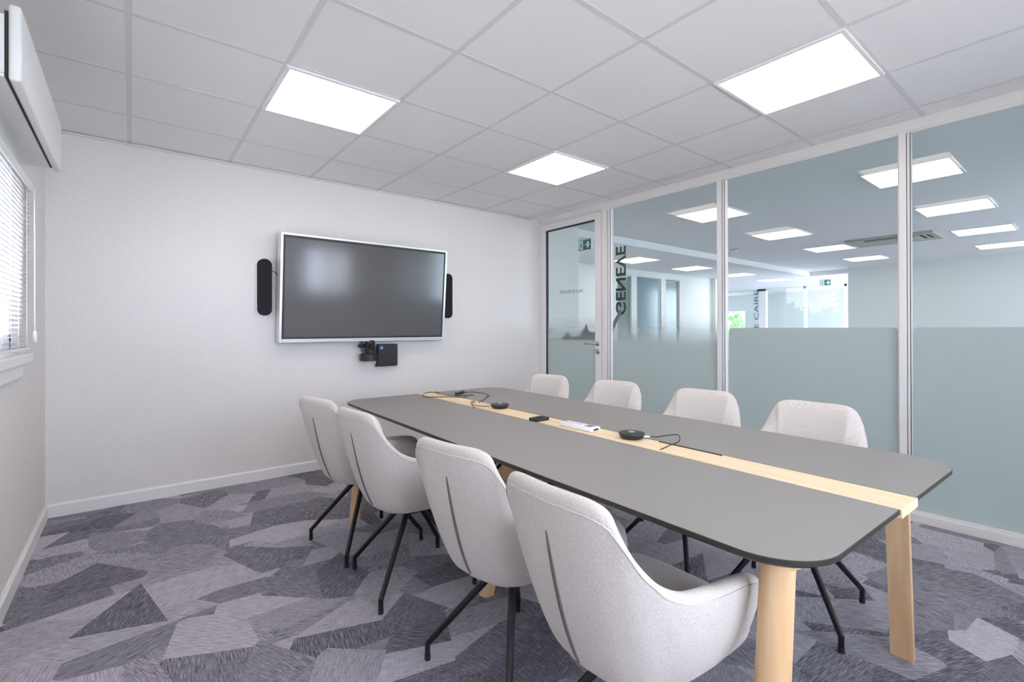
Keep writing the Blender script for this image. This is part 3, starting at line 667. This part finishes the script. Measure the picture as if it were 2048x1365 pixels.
# centre strip: end lengths and lids
for (a, b, s0, s1) in ((-HL-0.004, -0.842, -SW, SW), (-0.840, -0.565, -SW+0.004, SW-0.014), (-0.5649, -0.10, -SW+0.004, SW-0.002), (-0.098, 0.60, -SW+0.004, SW-0.004), (0.602, HL+0.004, -SW, SW)):
    MB().box(s0, s1, a, b, TZ-0.016, TZ+0.0005, 0.001, 1).build('centre_strip', M['wood_strip'], tb)
for e in (-1, 1):
    y = e*(HL+0.004); MB().box(-SW, SW, min(y, y-e*0.05), max(y, y-e*0.05), TZ-0.024, TZ-0.015, 0.001, 1).build('strip_end_block', M['wood_strip'], tb)
MB().box(-0.045, 0.045, -HL+0.10, HL-0.10, TZ-0.060, TZ-0.030).build('centre_beam', M['chairleg'], tb)
def table_leg(u, v, su, sv, top_in=0.075, mid=False):
    """D-shaped plank: flat inner side, rounded outer side, splayed outwards; head widens under the top"""
    m = MB(); rings = []
    hw = 0.034; flat = 0.022; bul = 0.030
    for z, k in ((0.0, 0), (0.008, 0), (0.60, 0), (0.665, 0.0), (0.690, 1), (TZ-0.0225, 1)):
        f = z/TZ; cx = u-su*top_in*f
        ring = []
        ext = 0.035*k
        # inner flat side
        ring.append((cx-su*flat, v+sv*(hw+ext))); ring.append((cx-su*flat, v-sv*hw))
        for i in range(9):
            a = -PI/2+PI*i/8; yy = math.sin(a)*hw; xx = math.cos(a)*bul
            ring.append((cx+su*xx, v+sv*yy+(sv*ext if i == 8 else 0)))
        rings.append([m.bm.verts.new((p[0], p[1], z)) for p in ring])
    n = len(rings[0])
    for a in range(len(rings)-1):
        for i in range(n): m.bm.faces.new((rings[a][i], rings[a][(i+1) % n], rings[a+1][(i+1) % n], rings[a+1][i]))
    m.bm.faces.new(rings[0]); m.bm.faces.new(rings[-1])
    return autosmooth(m.build('leg', M['wood_leg'], tb), 0.7)
for su in (-1, 1):
    for sv in (-1, 1): table_leg(su*(0.587 if su > 0 or sv > 0 else 0.550), sv*(1.245 if su > 0 or sv > 0 else 1.275), su, sv)
    table_leg(su*0.40, 0.03, su, 1, 0.17)
for v in (-1.24, 0.03, 1.24):
    w_ = 0.46 if v != 0.03 else 0.34
    MB().box(-w_, w_, v-0.02, v+0.02, TZ-0.062, TZ-0.022).build('crossbar', M['chairleg'], tb)
# cable trays and cables under the top
for sg in (-1, 1):
    for (a, b) in ((-0.66, -0.29), (-0.21, -0.075), (0.19, 0.70)):
        m = MB(); u0_, u1_ = sorted((sg*0.31, sg*0.14)); m.box(u0_, u1_, a, b, 0.568, 0.573)
        for uu_ in (u0_, u1_): m.box(uu_-0.002, uu_+0.002, a, b, 0.568, 0.660)
        for vv_ in (a+0.02, b-0.02): m.box(u0_, u1_, vv_-0.002, vv_+0.002, 0.573, 0.60); m.box((u0_+u1_)/2-0.01, (u0_+u1_)/2+0.01, vv_-0.004, vv_+0.004, 0.573, TZ-0.022)
        m.build('cable_tray', M['tray'], tb)
random.seed(3)
for (uc, vc) in ((-0.27, 0.13), (-0.27, -0.37)):
    for q in range(4):
        x = uc+random.uniform(-0.02, 0.02); zz = 0.60-0.014*q
        pts = [(x+0.03, vc-0.12+0.02*q, TZ-0.024), (x, vc-0.07+0.015*q, zz+0.03), (x-0.015, vc+0.01*q, zz-0.03), (x-0.03, vc+0.06, zz+0.01), (x+0.02, vc+0.11, TZ-0.024)]
        MB().tube(bez(pts, 6), 0.0045, 6).build('power_cable', M['black'], tb, smooth=True)

# ------------------------------------------------------------------ things on the table
def puck(x, y, rz, lab, cable):
    r = empty('table_microphone', (x, y, TZ+0.0005), 0); tag(r, lab, 'microphone', 'round table microphones')
    m = MB().lathe([(0.040, 0.0), (0.048, 0.006), (0.052, 0.016), (0.055, 0.020), (0.054, 0.024), (0.030, 0.027), (0.006, 0.0275)], (0, 0, 0), 40); autosmooth(m.build('body', M['black'], r), 0.5)
    m = MB().lathe([(0.014, 0.0275), (0.013, 0.029)], (0, 0, 0), 24); m.build('mute_button', M['steel'], r)
    m = MB().tube([(math.cos(rz)*0.05, math.sin(rz)*0.05, 0.010), (math.cos(rz)*0.075, math.sin(rz)*0.075, 0.009)], 0.0045, 8); m.build('plug', M['white'], r, label='white cable plug')
    m = MB().tube(bez([(c[0]-x, c[1]-y, c[2]-TZ) for c in cable], 8), 0.0021, 8); m.build('cable', M['black'], r, smooth=True)
    return r
puck(1.665, 1.275, -0.9, 'round black table microphone nearest the camera on the wood strip',
     [(1.712, 1.215, TZ+0.010), (1.745, 1.20, TZ+0.008), (1.775, 1.175, TZ+0.014), (1.785, 1.13, TZ+0.022), (1.73, 1.09, TZ+0.012), (1.65, 1.085, TZ+0.006), (1.597, 1.083, TZ+0.001), (1.590, 1.083, TZ+0.001)])
puck(1.700, 2.255, 2.2, 'round black table microphone near the far end of the wood strip',
     [(1.655, 2.30, TZ+0.010), (1.625, 2.36, TZ+0.006), (1.63, 2.45, TZ+0.004), (1.70, 2.52, TZ+0.006), (1.66, 2.50, TZ+0.012), (1.59, 2.37, TZ+0.003), (1.59, 2.350, TZ+0.002)])
bx_ = empty('wireless_button', (1.630, 1.828, TZ+0.0005), 0.05); tag(bx_, 'small flat black square device lying on the wood strip', 'remote')
m = MB().prism(rrect(-0.047, 0.047, -0.032, 0.032, 0.010, 5), 2, 0.0, 0.013); autosmooth(m.build('body', M['black'], bx_))
m = MB().prism(rrect(-0.030, 0.030, -0.020, 0.020, 0.006, 5), 2, 0.013, 0.0142); m.build('button', M['grille'], bx_)
rm = empty('remote_control', (1.642, 1.558, TZ+0.0005), PI/2+0.03); tag(rm, 'white air conditioning remote control lying on the wood strip', 'remote control')
m = MB().box(-0.100, 0.100, -0.034, 0.034, 0.0, 0.020, 0.006, 3); autosmooth(m.build('body', M['white'], rm))
m = MB().box(-0.082, -0.045, -0.020, 0.020, 0.0195, 0.0208); m.build('display', M['greyfilm'], rm)
m = MB().box(-0.014, 0.010, -0.009, 0.009, 0.0195, 0.0215, 0.001); m.build('button', M['tray'], rm)
m = MB().box(-0.1010, -0.0985, -0.016, 0.016, 0.006, 0.014); m.build('infrared_window', M['black'], rm)
cb = empty('video_cable', (1.76, 2.93, TZ)); tag(cb, 'tangled black video cable with adapter at the far end of the table', 'cable')
def cbt(pts, r_=0.0026):
    return MB().tube(bez([(a-1.76, b-2.93, c) for a, b, c in pts], 8), r_, 8).build('cable', M['black'], cb, smooth=True)
cbt([(1.82, 2.90, 0.012), (1.90, 2.86, 0.016), (1.955, 2.80, 0.010), (1.94, 2.70, 0.006), (1.86, 2.62, 0.006), (1.80, 2.56, 0.006), (1.72, 2.50, 0.004)])
cbt([(1.70, 2.97, 0.018), (1.64, 3.02, 0.02), (1.58, 2.98, 0.012), (1.565, 2.93, 0.004), (1.62, 2.89, 0.003), (1.70, 2.83, 0.004), (1.74, 2.78, 0.003), (1.76, 2.74, 0.004), (1.80, 2.76, 0.005)])
cbt([(1.69, 2.98, 0.012), (1.72, 2.90, 0.006), (1.76, 2.84, 0.004), (1.83, 2.80, 0.006), (1.88, 2.80, 0.004)])
m = MB().box(-0.012, 0.012, -0.06, 0.06, 0.0, 0.018, 0.004).xf(Matrix.Translation((0.075, -0.02, 0.002)) @ Matrix.Rotation(-1.0, 4, 'Z')); m.build('adapter', M['black'], cb)
m = MB().box(-0.010, 0.010, -0.03, 0.03, 0.0, 0.012, 0.003).xf(Matrix.Translation((-0.05, 0.065, 0.012)) @ Matrix.Rotation(0.5, 4, 'Z')); m.build('connector', M['steel'], cb)

# ------------------------------------------------------------------ chairs
# rim control points: s -> (x, y, z); chair faces +x
RIM = [(0.0, -0.335, 0.0, 0.849), (0.11, -0.333, 0.078, 0.850), (0.20, -0.325, 0.138, 0.849), (0.27, -0.309, 0.174, 0.834), (0.34, -0.296, 0.194, 0.801), (0.45, -0.259, 0.217, 0.731),
       (0.57, -0.203, 0.238, 0.671), (0.66, -0.134, 0.251, 0.639), (0.78, -0.022, 0.257, 0.624), (0.88, 0.085, 0.257, 0.614), (0.95, 0.155, 0.252, 0.598), (1.0, 0.200, 0.246, 0.568)]
BOT = [(0.0, -0.208, 0.0), (0.20, -0.195, 0.105), (0.36, -0.150, 0.158), (0.60, -0.050, 0.188), (0.80, 0.060, 0.195), (1.0, 0.155, 0.186)]
def interp(tab, s):
    for i in range(len(tab)-1):
        if s <= tab[i+1][0]+1e-9:
            t = (s-tab[i][0])/(tab[i+1][0]-tab[i][0])
            return [tab[i][j]*(1-t)+tab[i+1][j]*t for j in range(1, len(tab[i]))]
    return list(tab[-1][1:])
def shell_frame(t):
    s = abs(t); sg = 1 if t >= 0 else -1
    rx, ry, rz = interp(RIM, s); bx, by = interp(BOT, s)
    a = interp(RIM, max(0, s-0.04)); b = interp(RIM, min(1, s+0.04)); d = Vector((b[0]-a[0], b[1]-a[1]))
    if s < 0.03: d = Vector((0, 1))
    d.normalize(); n = Vector((-d.y, d.x)) if s >= 0 else d
    n = Vector((-abs(d.y) if True else 0, abs(d.x)))    # outward for the +y side
    return Vector((rx, ry*sg, rz)), Vector((bx, by*sg, 0.394)), Vector((n.x, n.y*sg, 0))
def outer_pt(t, l, off=0.0):
    R, B, n = shell_frame(t)
    p = B.lerp(R, l); bul = 0.020*math.sin(PI*min(1, max(0, l))**0.7)
    return p+n*(bul+off)
def make_chair():
    root = empty('conference_chair')
    m = MB(); secs = []
    ts = [-1+2*i/36 for i in range(37)]
    for t in ts:
        R, B, n = shell_frame(t); cen = Vector((0.0, 0.0, 0.370))
        P = [cen.lerp(Vector((B.x, B.y, 0.370)), 0.45), cen.lerp(Vector((B.x, B.y, 0.372)), 0.88), outer_pt(t, 0.0)+Vector((0, 0, -0.006)),
             outer_pt(t, 0.16), outer_pt(t, 0.38), outer_pt(t, 0.62), outer_pt(t, 0.84), outer_pt(t, 0.955),
             R+Vector((0, 0, 0.002))-n*0.014, R+Vector((0, 0, 0.000))-n*0.034,
             outer_pt(t, 0.93, -0.058), outer_pt(t, 0.72, -0.066), outer_pt(t, 0.45, -0.070), outer_pt(t, 0.22, -0.070), outer_pt(t, 0.10, -0.075)]
        secs.append([m.bm.verts.new(p) for p in P])
    n = len(secs[0])
    for i in range(len(secs)-1):
        for k in range(n-1): m.bm.faces.new((secs[i][k], secs[i+1][k], secs[i+1][k+1], secs[i][k+1]))
    for e in (0, -1): m.bm.faces.new(secs[e][2:]+[])
    # under panel
    m.bm.faces.new([s_[0] for s_ in secs])
    a, b = secs[0], secs[-1]
    o = m.build('shell', M['fabric'], root, smooth=True); md = o.modifiers.new('smooth', 'SUBSURF'); md.levels = 1; md.render_levels = 2
    # seat cushion
    q = MB(); rings = []
    for z, sc in ((0.402, 0.86), (0.408, 0.95), (0.430, 1.0), (0.462, 1.0), (0.480, 0.965), (0.488, 0.86), (0.492, 0.5)):
        ring = []
        for i in range(32):
            a_ = 2*PI*i/32; ca, sa = math.cos(a_), math.sin(a_); e = 0.42
            x = math.copysign(abs(ca)**e, ca); y = math.copysign(abs(sa)**e, sa)
            wdt = 0.222 if x > 0 else 0.222*(1+0.28*x)
            ring.append(q.bm.verts.new((0.032+0.215*x*sc, wdt*y*sc, z)))
        rings.append(ring)
    for i in range(len(rings)-1):
        for k in range(32): q.bm.faces.new((rings[i][k], rings[i][(k+1) % 32], rings[i+1][(k+1) % 32], rings[i+1][k]))
    q.bm.faces.new(rings[0][::-1]); q.bm.faces.new(rings[-1])
    o = q.build('seat_cushion', M['fabric'], root, smooth=True); md = o.modifiers.new('smooth', 'SUBSURF'); md.levels = 1; md.render_levels = 1
    # centre back dart: two close ridges
    for dy, l0, l1 in ((-0.0035, 0.02, 0.77), (0.0035, 0.02, 0.77)):
        MB().tube([outer_pt(0, l0+(l1-l0)*i/14, -0.001)+Vector((0, dy*math.sin(PI*i/14)**0.5 if 0 < i < 14 else 0, 0)) for i in range(15)], 0.0026, 6).build('back_seam', M['thread'], root, smooth=True, label='dark vertical seam')
    MB().tube([outer_pt(-0.93+1.86*i/60, 0.93, -0.0005) for i in range(61)], 0.0016, 6).build('piping', M['fabric'], root, smooth=True)
    # base
    h = MB(); h.prism(rrect(-0.055, 0.055, -0.055, 0.055, 0.02, 4), 2, 0.326, 0.358); h.lathe([(0.028, 0.35), (0.028, 0.372)], (0, 0, 0), 20); h.prism(rrect(-0.10, 0.10, -0.08, 0.08, 0.02, 4), 2, 0.360, 0.372)
    h.build('hub', M['chairleg'], root)
    for sx in (-1, 1):
        for sy in (-1, 1):
            l = MB(); F = 0.2225
            l.tube([(sx*0.035, sy*0.035, 0.352), (sx*0.12, sy*0.12, 0.220), (sx*F, sy*F, 0.058), (sx*F, sy*F, 0.004)], [0.0145, 0.0125, 0.0112, 0.0100], 10)
            lo = autosmooth(l.build('leg', M['chairleg'], root), 0.5)
            g_ = MB().lathe([(0.0105, 0.0), (0.0112, 0.001), (0.0112, 0.020), (0.0105, 0.021)], (sx*F, sy*F, 0), 12); g_.build('glide', M['black'], lo)
    return root
ch = make_chair()
GL = 'chairs along the side of the table facing the glass'
GR = 'chairs along the glass side of the table'
D2R = PI/180
chairs = [  # x, y, base angle, swivel of the seat, label, group
 (1.050, 0.790, 2, -4, 'light grey upholstered chair in the foreground, nearest the camera', GL),
 (1.075, 1.345, 3, 7, 'light grey upholstered chair just behind the foreground one', GL),
 (1.070, 2.125, -6.7, 12.5, 'light grey chair third along, its four black legs fully visible', GL),
 (1.047, 2.66, 6.2, 5.4, 'light grey chair at the far left end of the table, by the wall', GL),
 (2.248, 0.873, 187, -6, 'light grey chair before the right-hand frosted pane, largest of the far side', GR),
 (2.284, 1.43, 172.2, 14, 'light grey chair on the far side, its back against the partition post', GR),
 (2.275, 2.06, 178, 9, 'light grey chair on the far side in front of the mirrored city lettering pane', GR),
 (2.225, 2.66, 180, 8, 'light grey chair on the far side nearest the glass door', GR),
]
for i, (x, y, a, sw, lab, grp) in enumerate(chairs):
    o = ch if i == 0 else copy_tree(ch)
    o.location = (x, y, 0); o.rotation_euler = (0, 0, a*D2R)
    for c in o.children:
        if c.name.split('.')[0] in ('shell', 'seat_cushion', 'back_seam', 'piping'): c.rotation_euler = (0, 0, sw*D2R)
        elif i == 0: pass
    tag(o, lab, 'chair', grp)
bpy.context.view_layer.update()
